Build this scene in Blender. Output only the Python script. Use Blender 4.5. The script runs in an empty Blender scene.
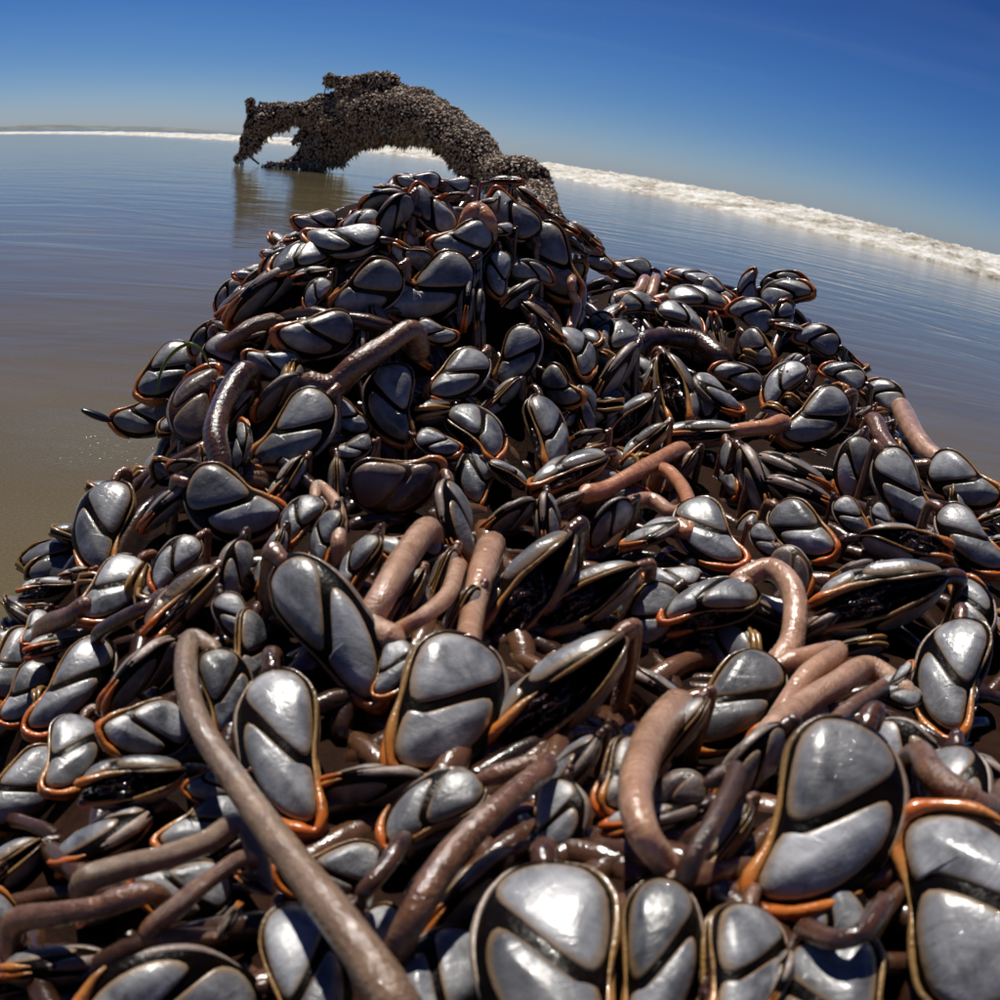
import bpy, bmesh, math, random
import numpy as np
from mathutils import Vector, Matrix, noise as mn

random.seed(7); rng = np.random.default_rng(7)
scene = bpy.context.scene
C = scene.collection

# ------------------------------------------------------------------ camera
CAM_H, FPX = 0.30, 950.0                       # eye height in metres, fisheye focal length in photo pixels
PITCH, ROLL = math.radians(20.63), math.radians(7.92)
fwd = Vector((0, math.cos(PITCH), -math.sin(PITCH)))
up0 = Vector((0, math.sin(PITCH), math.cos(PITCH)))
rt0 = Vector((1, 0, 0))
RT = (math.cos(ROLL)*rt0 + math.sin(ROLL)*up0).normalized()
UP = (-math.sin(ROLL)*rt0 + math.cos(ROLL)*up0).normalized()
EYE = Vector((0, 0, CAM_H))
cam_d = bpy.data.cameras.new('camera'); cam = bpy.data.objects.new('camera', cam_d); C.objects.link(cam)
cam_d.type = 'PANO'; cam_d.sensor_width = 36.0; cam_d.sensor_fit = 'HORIZONTAL'
_pc = cam_d if hasattr(cam_d, 'panorama_type') else cam_d.cycles
_pc.panorama_type = 'FISHEYE_EQUISOLID'; _pc.fisheye_lens = 36.0*FPX/1000.0; _pc.fisheye_fov = math.radians(170)
cam_d.lens = 34.2; cam_d.dof.use_dof = True; cam_d.dof.focus_distance = .8; cam_d.dof.aperture_fstop = 24
cam_d.clip_start = 0.01; cam_d.clip_end = 20000
cam.matrix_world = Matrix(((RT.x, UP.x, -fwd.x, EYE.x), (RT.y, UP.y, -fwd.y, EYE.y), (RT.z, UP.z, -fwd.z, EYE.z), (0, 0, 0, 1)))
scene.camera = cam

# ------------------------------------------------------------------ sky and sun
SUN_EL, SUN_AZ = math.radians(61), math.radians(-26)      # azimuth from +Y (ahead), negative = left
world = bpy.data.worlds.new('World'); scene.world = world; world.use_nodes = True
wn = world.node_tree.nodes; wl = world.node_tree.links
bg = wn['Background']; sky = wn.new('ShaderNodeTexSky'); sky.sky_type = 'NISHITA'
sky.sun_disc = False; sky.sun_elevation = SUN_EL; sky.sun_rotation = SUN_AZ
sky.altitude = 0; sky.air_density = 1.0; sky.dust_density = 0.3; sky.ozone_density = 1.2
gam = wn.new('ShaderNodeGamma'); gam.inputs[1].default_value = 1.22
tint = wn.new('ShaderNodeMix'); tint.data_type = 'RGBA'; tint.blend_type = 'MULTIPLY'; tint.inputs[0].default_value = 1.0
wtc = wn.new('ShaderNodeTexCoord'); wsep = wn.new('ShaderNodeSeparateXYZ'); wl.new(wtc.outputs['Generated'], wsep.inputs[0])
deep = wn.new('ShaderNodeValToRGB'); de = deep.color_ramp.elements; deep.color_ramp.interpolation = 'B_SPLINE'   # sky tint: deep blue soon above the horizon, unseen zenith darkened to cut fill
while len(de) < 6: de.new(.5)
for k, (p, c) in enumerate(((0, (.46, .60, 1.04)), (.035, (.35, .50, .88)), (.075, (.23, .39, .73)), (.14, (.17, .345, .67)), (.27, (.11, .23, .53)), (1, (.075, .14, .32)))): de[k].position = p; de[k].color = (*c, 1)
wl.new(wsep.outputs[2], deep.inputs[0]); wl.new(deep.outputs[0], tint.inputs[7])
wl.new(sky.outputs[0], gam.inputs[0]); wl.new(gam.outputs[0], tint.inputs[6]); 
cmap = wn.new('ShaderNodeMapping'); cmap.inputs['Scale'].default_value = (1.5, 1.5, 16); cmap.inputs['Rotation'].default_value = (.06, .05, 0); wl.new(wtc.outputs['Generated'], cmap.inputs[0])
cn = wn.new('ShaderNodeTexNoise'); cn.inputs['Scale'].default_value = 1.3; cn.inputs['Detail'].default_value = 6; cn.inputs['Distortion'].default_value = .6; wl.new(cmap.outputs[0], cn.inputs['Vector'])
cr_ = wn.new('ShaderNodeValToRGB'); cr_.color_ramp.elements[0].position = .52; cr_.color_ramp.elements[1].position = .80; cr_.color_ramp.elements[0].color = (0, 0, 0, 1); cr_.color_ramp.elements[1].color = (.05, .05, .05, 1); wl.new(cn.outputs[0], cr_.inputs[0])
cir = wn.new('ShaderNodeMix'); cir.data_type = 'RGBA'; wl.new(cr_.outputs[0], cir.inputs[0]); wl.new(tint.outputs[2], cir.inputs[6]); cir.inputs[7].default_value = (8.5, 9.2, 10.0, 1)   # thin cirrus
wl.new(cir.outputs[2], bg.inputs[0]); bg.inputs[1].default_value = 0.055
sun_d = bpy.data.lights.new('sun', 'SUN'); sun_d.energy = 5.0; sun_d.angle = math.radians(0.53); sun_d.color = (1, .95, .87)
sun = bpy.data.objects.new('sun', sun_d); C.objects.link(sun)
SUN = Vector((math.sin(SUN_AZ)*math.cos(SUN_EL), math.cos(SUN_AZ)*math.cos(SUN_EL), math.sin(SUN_EL)))
sun.rotation_euler = (-SUN).to_track_quat('-Z', 'Y').to_euler()
scene.view_settings.view_transform = 'Standard'; scene.view_settings.look = 'None'
scene.view_settings.exposure = 0.0; scene.view_settings.gamma = 1.0; scene.view_settings.use_curve_mapping = False
scene.render.engine = 'CYCLES'
scene.cycles.use_denoising = True
scene.cycles.max_bounces = 6; scene.cycles.diffuse_bounces = 3; scene.cycles.glossy_bounces = 3
scene.cycles.transmission_bounces = 3; scene.cycles.caustics_reflective = False; scene.cycles.caustics_refractive = False
scene.cycles.sample_clamp_indirect = 4.0

# ------------------------------------------------------------------ helpers
def ray(u, v):
    x, y = u-500.0, 500.0-v
    r = math.hypot(x, y)+1e-9
    th = 2*math.asin(min(1, r/(2*FPX)))
    return (math.sin(th)*x/r*RT + math.sin(th)*y/r*UP + math.cos(th)*fwd).normalized()
def at(u, v, d): return EYE + ray(u, v)*d
def smooth(m):
    m.polygons.foreach_set('use_smooth', [True]*len(m.polygons)); m.update(); return m
def mesh(name, verts, faces, mat=None, sm=True):
    m = bpy.data.meshes.new(name); m.from_pydata([tuple(v) for v in verts], [], faces)
    if mat: m.materials.append(mat)
    if sm: smooth(m)
    return m
def link(name, data, parent=None):
    o = bpy.data.objects.new(name, data); C.objects.link(o)
    if parent: o.parent = parent
    return o
def tag(o, label=None, cat=None, group=None, kind=None):
    if label: o['label'] = label
    if cat: o['category'] = cat
    if group: o['group'] = group
    if kind: o['kind'] = kind
    return o
def catmull(P, n):
    P = [np.array(p, float) for p in P]; P = [2*P[0]-P[1]]+P+[2*P[-1]-P[-2]]; out = []
    segs = len(P)-3
    for k in range(n):
        t = k/(n-1)*segs; i = min(int(t), segs-1); f = t-i
        a, b, c, d = P[i:i+4]
        out.append(.5*((2*b)+(c-a)*f+(2*a-5*b+4*c-d)*f*f+(3*b-a-3*c+d)*f**3))
    return np.array(out)
def catmull_closed(P, n):
    P = [np.array(p, float) for p in P]; m = len(P); out = []
    for k in range(n):
        t = k/n*m; i = int(t); f = t-i
        a, b, c, d = (P[(i+j-1) % m] for j in range(4))
        out.append(.5*((2*b)+(c-a)*f+(2*a-5*b+4*c-d)*f*f+(3*b-a-3*c+d)*f**3))
    return np.array(out)
def tube(pts, rad, seg=8, flat=1.0, cap=True):
    """verts, faces of a tube along pts (n,3) with radii rad (n)"""
    pts = np.array(pts, float); n = len(pts); V = []; Fc = []
    T = np.gradient(pts, axis=0); T /= np.linalg.norm(T, axis=1)[:, None]+1e-12
    ref = np.array((.3, .2, .93)) if abs(T[0][2]) < .9 else np.array((1., 0, 0))
    N = np.cross(T[0], ref); N /= np.linalg.norm(N)
    for i in range(n):
        N = N-T[i]*np.dot(N, T[i]); N /= np.linalg.norm(N)+1e-12
        B = np.cross(T[i], N)
        for k in range(seg):
            a = 2*math.pi*k/seg
            V.append(pts[i]+rad[i]*(math.cos(a)*N+flat*math.sin(a)*B))
    for i in range(n-1):
        for k in range(seg):
            k2 = (k+1) % seg
            Fc.append((i*seg+k, i*seg+k2, (i+1)*seg+k2, (i+1)*seg+k))
    if cap:
        V.append(pts[0]-T[0]*rad[0]*.5); V.append(pts[-1]+T[-1]*rad[-1]*.5); a, b = len(V)-2, len(V)-1
        for k in range(seg):
            k2 = (k+1) % seg
            Fc.append((a, k2, k)); Fc.append((b, (n-1)*seg+k, (n-1)*seg+k2))
    return V, Fc

# ------------------------------------------------------------------ materials
def material(name):
    m = bpy.data.materials.new(name); m.use_nodes = True
    nt = m.node_tree; return m, nt.nodes, nt.links, nt.nodes['Principled BSDF']
def ramp(nd, stops):
    r = nd.new('ShaderNodeValToRGB'); e = r.color_ramp.elements
    while len(e) < len(stops): e.new(.5)
    for k, (p, c) in enumerate(stops): e[k].position = p; e[k].color = (*c, 1)
    return r
def mixc(nd, ln, fac, a, b, typ='MIX'):
    m = nd.new('ShaderNodeMix'); m.data_type = 'RGBA'; m.blend_type = typ
    for s, v in ((m.inputs[0], fac), (m.inputs[6], a), (m.inputs[7], b)):
        if hasattr(v, 'links'): ln.new(v, s)
        elif isinstance(v, tuple): s.default_value = (*v, 1)
        else: s.default_value = v
    return m.outputs[2]
def math_n(nd, ln, op, a, b=None):
    m = nd.new('ShaderNodeMath'); m.operation = op
    for s, v in ((m.inputs[0], a), (m.inputs[1], b)):
        if v is None: continue
        if hasattr(v, 'links'): ln.new(v, s)
        else: s.default_value = v
    return m.outputs[0]
def noise_n(nd, ln, co, scale, detail=4, rough=.55, dist=0):
    n = nd.new('ShaderNodeTexNoise'); n.inputs['Scale'].default_value = scale; n.inputs['Detail'].default_value = detail
    n.inputs['Roughness'].default_value = rough; n.inputs['Distortion'].default_value = dist
    if co is not None: ln.new(co, n.inputs['Vector'])
    return n
def mapping(nd, ln, co, scale=(1, 1, 1), rot=(0, 0, 0)):
    m = nd.new('ShaderNodeMapping'); m.inputs['Scale'].default_value = scale; m.inputs['Rotation'].default_value = rot
    ln.new(co, m.inputs['Vector']); return m.outputs[0]
def bump(nd, ln, h, strength, dist, prev=None):
    b = nd.new('ShaderNodeBump'); b.inputs['Strength'].default_value = strength; b.inputs['Distance'].default_value = dist
    ln.new(h, b.inputs['Height'])
    if prev is not None: ln.new(prev, b.inputs['Normal'])
    return b.outputs[0]

def mat_plate(name, c_lo, c_hi, edge):
    m, nd, ln, P = material(name)
    uv = nd.new('ShaderNodeUVMap'); uv.uv_map = 'grow'; sep = nd.new('ShaderNodeSeparateXYZ'); ln.new(uv.outputs[0], sep.inputs[0])
    oi = nd.new('ShaderNodeObjectInfo'); tc = nd.new('ShaderNodeTexCoord')
    at_ = nd.new('ShaderNodeAttribute'); at_.attribute_name = 'rim'
    off = nd.new('ShaderNodeVectorMath'); off.operation = 'ADD'
    cmb = nd.new('ShaderNodeCombineXYZ'); ln.new(math_n(nd, ln, 'MULTIPLY', oi.outputs['Random'], 37.), cmb.inputs[0]); ln.new(math_n(nd, ln, 'MULTIPLY', oi.outputs['Random'], 91.), cmb.inputs[1])
    ln.new(tc.outputs['Object'], off.inputs[0]); ln.new(cmb.outputs[0], off.inputs[1])
    # growth lines: bands over the distance from the umbo, warped
    gmap = mapping(nd, ln, uv.outputs[0], (26, 1.2, 1)); offg = nd.new('ShaderNodeVectorMath'); offg.operation = 'ADD'
    ln.new(gmap, offg.inputs[0]); ln.new(cmb.outputs[0], offg.inputs[1])
    grow = noise_n(nd, ln, offg.outputs[0], 1.0, 3, .6)
    rmap = mapping(nd, ln, uv.outputs[0], (2, 30, 1)); radial = noise_n(nd, ln, rmap, 1.0, 2, .5)
    blot = noise_n(nd, ln, off.outputs[0], 3.2, 5, .6, .4)
    r1 = ramp(nd, [(.34, c_lo), (.66, c_hi)]); ln.new(blot.outputs[0], r1.inputs[0])
    gl = ramp(nd, [(.32, (.55, .55, .57)), (.5, (1, 1, 1)), (.7, (1.12, 1.1, 1.06))]); ln.new(grow.outputs[0], gl.inputs[0])
    col = mixc(nd, ln, .38, r1.outputs[0], gl.outputs[0], 'MULTIPLY')
    dg_ = ramp(nd, [(.0, (1.25, 1.22, 1.15)), (.22, (1.05, 1.05, 1.05)), (.6, (.72, .73, .76))]); ln.new(sep.outputs[0], dg_.inputs[0]); col = mixc(nd, ln, .8, col, dg_.outputs[0], 'MULTIPLY')
    br = nd.new('ShaderNodeMapRange'); ln.new(oi.outputs['Random'], br.inputs[0]); br.inputs[3].default_value = .55; br.inputs[4].default_value = 1.35
    hs = nd.new('ShaderNodeHueSaturation'); ln.new(col, hs.inputs['Color']); ln.new(br.outputs[0], hs.inputs['Value'])
    er = ramp(nd, [(.82, (0, 0, 0)), (.99, (1, 1, 1))]); ln.new(at_.outputs['Fac'], er.inputs[0])
    scr = noise_n(nd, ln, mapping(nd, ln, off.outputs[0], (9, 9, 2.2), (.3, .9, .2)), 3.0, 5, .75)
    sc2 = ramp(nd, [(.60, (0, 0, 0)), (.74, (1, 1, 1))]); ln.new(scr.outputs[0], sc2.inputs[0])
    c3 = mixc(nd, ln, math_n(nd, ln, 'MULTIPLY', sc2.outputs[0], .30), hs.outputs[0], (.62, .62, .62))
    c2 = mixc(nd, ln, math_n(nd, ln, 'MULTIPLY', er.outputs[0], .8), c3, edge); ln.new(c2, P.inputs['Base Color'])
    rr = nd.new('ShaderNodeMapRange'); ln.new(blot.outputs[0], rr.inputs[0]); rr.inputs[3].default_value = .24; rr.inputs[4].default_value = .46
    ln.new(rr.outputs[0], P.inputs['Roughness'])
    P.inputs['Coat Weight'].default_value = .7; P.inputs['Coat Roughness'].default_value = .055; P.inputs['Coat IOR'].default_value = 1.4
    b = bump(nd, ln, grow.outputs[0], .28, .0006); b = bump(nd, ln, radial.outputs[0], .14, .0004, b)
    fine = noise_n(nd, ln, off.outputs[0], 26, 3, .6); b = bump(nd, ln, fine.outputs[0], .4, .0005, b)
    ln.new(b, P.inputs['Normal'])
    rip = noise_n(nd, ln, mapping(nd, ln, off.outputs[0], (1, 1, .45), (0, .5, 0)), 13, 4, .6, .5); cb = bump(nd, ln, grow.outputs[0], .5, .0007, bump(nd, ln, rip.outputs[0], .8, .0011)); ln.new(cb, P.inputs['Coat Normal'])
    return m
M = {}
M['plate'] = mat_plate('shell_plate', (.085, .088, .096), (.37, .372, .385), (.28, .17, .07))
M['plate_brown'] = mat_plate('shell_plate_brown', (.06, .04, .035), (.15, .105, .095), (.34, .21, .11))
M['carina'] = mat_plate('carina_plate', (.20, .135, .10), (.38, .30, .25), (.40, .25, .11))

def mat_wet(name, lo, hi, scale=6., rough=(.12, .3), bmp=.35, bscale=30., sss=0., vor=False, coat=.6, spec=.5, bdist=.0012):
    m, nd, ln, P = material(name); tc = nd.new('ShaderNodeTexCoord'); oi = nd.new('ShaderNodeObjectInfo')
    off = nd.new('ShaderNodeVectorMath'); off.operation = 'ADD'; ln.new(tc.outputs['Object'], off.inputs[0])
    cmb = nd.new('ShaderNodeCombineXYZ'); ln.new(math_n(nd, ln, 'MULTIPLY', oi.outputs['Random'], 53.), cmb.inputs[0]); ln.new(cmb.outputs[0], off.inputs[1])
    n = noise_n(nd, ln, off.outputs[0], scale, 5, .6); r = ramp(nd, [(.32, lo), (.7, hi)]); ln.new(n.outputs[0], r.inputs[0])
    ln.new(r.outputs[0], P.inputs['Base Color'])
    mr = nd.new('ShaderNodeMapRange'); ln.new(n.outputs[0], mr.inputs[0]); mr.inputs[3].default_value, mr.inputs[4].default_value = rough
    ln.new(mr.outputs[0], P.inputs['Roughness']); P.inputs['Specular IOR Level'].default_value = spec
    f = noise_n(nd, ln, off.outputs[0], bscale, 3, .6); h = f.outputs[0]
    if vor:
        v = nd.new('ShaderNodeTexVoronoi'); v.inputs['Scale'].default_value = bscale*1.3; ln.new(off.outputs[0], v.inputs['Vector']); h = math_n(nd, ln, 'SUBTRACT', h, v.outputs['Distance'])
    b = bump(nd, ln, h, bmp, bdist); ln.new(b, P.inputs['Normal'])
    P.inputs['Coat Weight'].default_value = coat; P.inputs['Coat Roughness'].default_value = .05; ln.new(b, P.inputs['Coat Normal'])
    if sss:
        P.inputs['Subsurface Weight'].default_value = sss; P.inputs['Subsurface Radius'].default_value = (1, .45, .25); P.inputs['Subsurface Scale'].default_value = .007
    return m
M['mantle'] = mat_wet('mantle_skin', (.0012, .0009, .0007), (.006, .003, .0018), 4., (.22, .4), .3, 20., coat=.05, spec=.10)
M['mantle_brown'] = mat_wet('mantle_skin_brown', (.02, .009, .005), (.075, .034, .018), 5., (.2, .4), .25, 24., coat=.25, spec=.35)
M['cirri'] = mat_wet('feathery_cirri', (.016, .006, .004), (.065, .024, .014), 8., (.06, .18), 1., 13., vor=True, coat=1., bdist=.0025)
M['stalk_dark'] = mat_wet('stalk_skin_dark', (.030, .012, .006), (.11, .045, .022), 6., (.16, .32), .5, 20., .2, coat=.8)
M['stalk'] = mat_wet('stalk_skin_brown', (.10, .042, .019), (.24, .115, .058), 5., (.16, .3), .6, 22., .5, coat=.9)
M['stalk_pale'] = mat_wet('stalk_skin_pale', (.33, .175, .10), (.56, .345, .225), 4., (.16, .32), .6, 22., .8, coat=.9)
M['stalk_grey'] = mat_wet('stalk_skin_greyish', (.17, .102, .058), (.31, .205, .125), 4., (.15, .28), .6, 22., .6, coat=1.)
M['stalk_orange'] = mat_wet('stalk_skin_pinkish', (.42, .17, .08), (.60, .30, .16), 4., (.18, .34), .45, 18., .7, coat=.8)
M['carpet'] = mat_wet('stalk_carpet_skin', (.012, .005, .0025), (.10, .042, .020), 26., (.2, .4), .4, 260., .2, coat=.5)
M['flesh'] = mat_wet('flesh_stalk_skin', (.05, .020, .009), (.19, .088, .045), 22., (.18, .34), .45, 300., .4, coat=.6)
M['mound'] = mat_wet('encrusted_wood', (.006, .003, .002), (.030, .013, .007), 40., (.6, .9), .4, 160., coat=0., spec=.04, bdist=.004)

def mat_lip():
    m, nd, ln, P = material('mantle_lip'); tc = nd.new('ShaderNodeTexCoord'); sep = nd.new('ShaderNodeSeparateXYZ'); ln.new(tc.outputs['Generated'], sep.inputs[0])
    oi = nd.new('ShaderNodeObjectInfo')
    n = noise_n(nd, ln, tc.outputs['Object'], 9, 3, .6)
    sh = math_n(nd, ln, 'MULTIPLY', math_n(nd, ln, 'SUBTRACT', oi.outputs['Random'], .5), .22)
    z = math_n(nd, ln, 'ADD', math_n(nd, ln, 'ADD', sep.outputs[2], math_n(nd, ln, 'MULTIPLY', math_n(nd, ln, 'SUBTRACT', n.outputs[0], .5), .25)), sh)
    r = ramp(nd, [(.0, (.05, .026, .010)), (.25, (.22, .13, .045)), (.62, (.36, .19, .055)), (.82, (.52, .17, .028)), (1., (.52, .11, .012))]); ln.new(z, r.inputs[0])
    pn = noise_n(nd, ln, tc.outputs['Object'], 7, 5, .7); pr = ramp(nd, [(.30, (0, 0, 0)), (.46, (1, 1, 1))]); ln.new(pn.outputs[0], pr.inputs[0])
    ln.new(mixc(nd, ln, pr.outputs[0], (.035, .015, .006), r.outputs[0]), P.inputs['Base Color']); P.inputs['Roughness'].default_value = .28
    P.inputs['Coat Weight'].default_value = .5; P.inputs['Coat Roughness'].default_value = .06
    P.inputs['Subsurface Weight'].default_value = .15; P.inputs['Subsurface Scale'].default_value = .004
    f = noise_n(nd, ln, tc.outputs['Object'], 40, 2, .5); ln.new(bump(nd, ln, f.outputs[0], .4, .0006), P.inputs['Normal'])
    return m
M['lip'] = mat_lip()

# ------------------------------------------------------------------ ground, sea, surf, headland
def mat_ground():
    m, nd, ln, P = material('wet_sand_under_thin_water'); tc = nd.new('ShaderNodeTexCoord'); co = tc.outputs['Object']
    big = noise_n(nd, ln, mapping(nd, ln, co, (.5, 1.2, 1), (0, 0, .25)), 1.2, 4, .5, .6)
    r = ramp(nd, [(.3, (.104, .081, .040)), (.7, (.152, .121, .063))]); ln.new(big.outputs[0], r.inputs[0])
    grain = noise_n(nd, ln, co, 420, 3, .7); gr = ramp(nd, [(.35, (.75, .75, .75)), (.68, (1.25, 1.25, 1.25))]); ln.new(grain.outputs[0], gr.inputs[0])
    ln.new(mixc(nd, ln, .8, r.outputs[0], gr.outputs[0], 'MULTIPLY'), P.inputs['Base Color'])
    P.inputs['IOR'].default_value = 1.33; P.inputs['Specular IOR Level'].default_value = .36; P.inputs['Roughness'].default_value = .07
    # ripples: long low swells, wind streaks lying along the shore, small chop
    swell = noise_n(nd, ln, mapping(nd, ln, co, (.6, 1.5, 1), (0, 0, .5)), 1.3, 3, .5, 2.2)
    streak = noise_n(nd, ln, mapping(nd, ln, co, (.3, 1.5, 1), (0, 0, .42)), 1.1, 5, .6, 1.4)
    chop = noise_n(nd, ln, mapping(nd, ln, co, (5, 15, 1), (0, 0, .45)), 1.6, 4, .6, 1.0)
    b = bump(nd, ln, swell.outputs[0], 1, .006)
    b = bump(nd, ln, streak.outputs[0], 1, .0036, b)
    b = bump(nd, ln, chop.outputs[0], 1, .00035, b)
    # bare gritty sand beside the log where the film of water thins out
    dv = nd.new('ShaderNodeVectorMath'); dv.operation = 'DISTANCE'; ln.new(co, dv.inputs[0]); dv.inputs[1].default_value = (-.38, .80, 0)
    wob = noise_n(nd, ln, co, 5, 4, .6); dw = math_n(nd, ln, 'ADD', dv.outputs['Value'], math_n(nd, ln, 'MULTIPLY', math_n(nd, ln, 'SUBTRACT', wob.outputs[0], .5), .20))
    mr = nd.new('ShaderNodeMapRange'); mr.interpolation_type = 'SMOOTHSTEP'; ln.new(dw, mr.inputs[0]); mr.inputs[1].default_value = .02; mr.inputs[2].default_value = .17; mr.inputs[3].default_value = 1; mr.inputs[4].default_value = .0
    g2 = noise_n(nd, ln, co, 330, 2, .6); gh = math_n(nd, ln, 'MULTIPLY', g2.outputs[0], math_n(nd, ln, 'ADD', math_n(nd, ln, 'MULTIPLY', mr.outputs[0], .95), .04)); b = bump(nd, ln, gh, 1, .0011, b)
    ln.new(b, P.inputs['Normal'])
    return m
M['ground'] = mat_ground()
def sheet(name, pts, z, mat): 
    return link(name, mesh(name, [(x, y, z) for x, y in pts], [tuple(range(len(pts)))], mat, False))
R = 6000
tag(sheet('wet_sand', [(-R, -R), (R, -R), (R, R), (-R, R)], 0.0, M['ground']), 'wet brown sand flat under a thin film of rippled water', 'sand', kind='structure')

surf_line = catmull([(50, -3.0), (26, 4.0), (12, 8.6), (6.0, 11.2), (3.4, 14.0), (1.4, 18.4), (-1.0, 24), (-6, 30), (-13, 38), (-40, 62), (-110, 105), (-260, 170)], 900)
def mat_foam():
    m, nd, ln, P = material('sea_foam'); tc = nd.new('ShaderNodeTexCoord'); co = tc.outputs['Object']
    n = noise_n(nd, ln, co, 3.5, 8, .7); sep = nd.new('ShaderNodeSeparateXYZ'); ln.new(co, sep.inputs[0])
    n2 = noise_n(nd, ln, co, .8, 4, .6)
    r = ramp(nd, [(.40, (.20, .165, .11)), (.50, (.52, .48, .40)), (.60, (.80, .79, .75))]); ln.new(math_n(nd, ln, 'ADD', math_n(nd, ln, 'MULTIPLY', n.outputs[0], .6), math_n(nd, ln, 'MULTIPLY', n2.outputs[0], .45)), r.inputs[0])
    ln.new(r.outputs[0], P.inputs['Base Color']); P.inputs['Roughness'].default_value = .7
    ln.new(bump(nd, ln, n.outputs[0], 1, .08), P.inputs['Normal']); return m
M['foam'] = mat_foam()
def make_surf():
    n = len(surf_line); T = np.gradient(surf_line, axis=0); T /= np.linalg.norm(T, axis=1)[:, None]
    N = np.stack([-T[:, 1], T[:, 0]], 1); N = np.where((N @ np.array((.5, .86)))[:, None] > 0, N, -N)
    V = []; Fc = []; K = 60
    for i in range(n):
        dist = np.linalg.norm(surf_line[i]); wid = 4.5+.05*dist
        wob = .35*mn.noise(Vector((i*.05, 1.3, 0)))+.15*mn.noise(Vector((i*.21, 7.3, 0)))
        for k in range(K):
            t = k/(K-1); q = surf_line[i]+N[i]*(t*wid+wob)
            p = Vector((q[0], q[1], 0))
            h = (.32*min(1, t*1.5)**.7)*(.85+.3*mn.noise(p*.5))
            h += .055*mn.fractal(p*1.6, .8, 2.1, 4)*min(1, t*6+.15)*(1 if t < .9 else .5)+.04*mn.noise(p*4.3)*min(1, t*5+.2)+.03*mn.noise(p*10)+.02*mn.noise(p*21)
            h *= max(.4, min(1, 1-(dist-22)/90))
            if k == 0: h = -.05
            V.append((q[0], q[1], max(h, -.05)))
    for i in range(n-1):
        for k in range(K-1): Fc.append((i*K+k, (i+1)*K+k, (i+1)*K+k+1, i*K+k+1))
    return V, Fc, N
sV, sF, sN = make_surf()
tag(link('surf', mesh('surf', sV, sF, M['foam'])), 'white band of broken surf running along the far shore', 'surf', kind='structure')
def mat_sea():
    m, nd, ln, P = material('open_sea'); tc = nd.new('ShaderNodeTexCoord')
    P.inputs['Base Color'].default_value = (.05, .09, .11, 1); P.inputs['Roughness'].default_value = .15
    n = noise_n(nd, ln, mapping(nd, ln, tc.outputs['Object'], (.2, .6, 1)), 1.2, 5, .6); ln.new(bump(nd, ln, n.outputs[0], 1, .12), P.inputs['Normal']); return m
M['sea'] = mat_sea()
inner = [tuple(surf_line[i]+sN[i]*3.5) for i in range(0, 900, 30)]
sea_pts = inner+[(-260, 5500), (5500, 5500), (5500, -3.0)]
tag(sheet('sea', sea_pts, .03, M['sea']), 'open sea behind the surf', 'sea', kind='structure')
def make_headland():
    V = []; Fc = []; n = 160
    for i in range(n):
        t = i/(n-1); d = 1500; az = math.radians(-60+44*t)
        hgt = (13+8*mn.fractal(Vector((t*9, 2, 0)), .8, 2., 5)+4*abs(mn.noise(Vector((t*40, 5, 0)))))*max(0, 1-t)**.55
        for k, (dd, hh) in enumerate(((0, -1), (25, .55), (60, 1), (140, .8), (260, -.1))):
            V.append((math.sin(az)*(d+dd), math.cos(az)*(d+dd), hh*max(hgt, .3) if k else -1))
    for i in range(n-1):
        for k in range(4): Fc.append((i*5+k, (i+1)*5+k, (i+1)*5+k+1, i*5+k+1))
    return V, Fc
m_, nd, ln, P = material('hazed_headland_scrub'); tcx = nd.new('ShaderNodeTexCoord'); nn = noise_n(nd, ln, tcx.outputs['Object'], .03, 5, .6)
rr_ = ramp(nd, [(.35, (.10, .12, .11)), (.7, (.20, .21, .19))]); ln.new(nn.outputs[0], rr_.inputs[0]); ln.new(rr_.outputs[0], P.inputs['Base Color']); P.inputs['Roughness'].default_value = .9  # scrub colour greyed: distance haze is put into the base colour
hV, hF = make_headland()
tag(link('headland', mesh('headland', hV, hF, m_)), 'low grey headland on the left horizon', 'headland', kind='structure')

# ------------------------------------------------------------------ the near trunk as a relief, fitted to where its shells stand
CP = [(500,990,.22),(100,990,.25),(900,990,.23),(0,850,.32),(300,850,.27),(560,900,.235),(830,820,.25),(980,850,.26),
(430,690,.32),(280,730,.31),(700,700,.36),(960,680,.40),(60,700,.40),(320,620,.34),(550,600,.40),(720,530,.48),(900,580,.46),
(560,480,.52),(230,500,.45),(100,510,.53),(60,580,.54),(20,620,.50),
(380,450,.50),(480,370,.56),(400,290,.58),(290,420,.50),(180,410,.57),(220,320,.66),(300,245,.72),(390,190,.75),(460,185,.72),(520,200,.7),(540,300,.63),(570,390,.6),
(600,300,.8),(600,270,.95),(640,350,.75),(650,450,.6),(700,430,.65),(700,340,.8),(690,275,.95),(750,285,.92),(800,295,.9),(850,360,.8),(830,420,.68),(900,410,.75),(900,480,.6),(990,490,.62)]
SINK = .016                                     # shells stand this far proud of the wood
PTS = [tuple(at(*c)) for c in CP]
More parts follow.
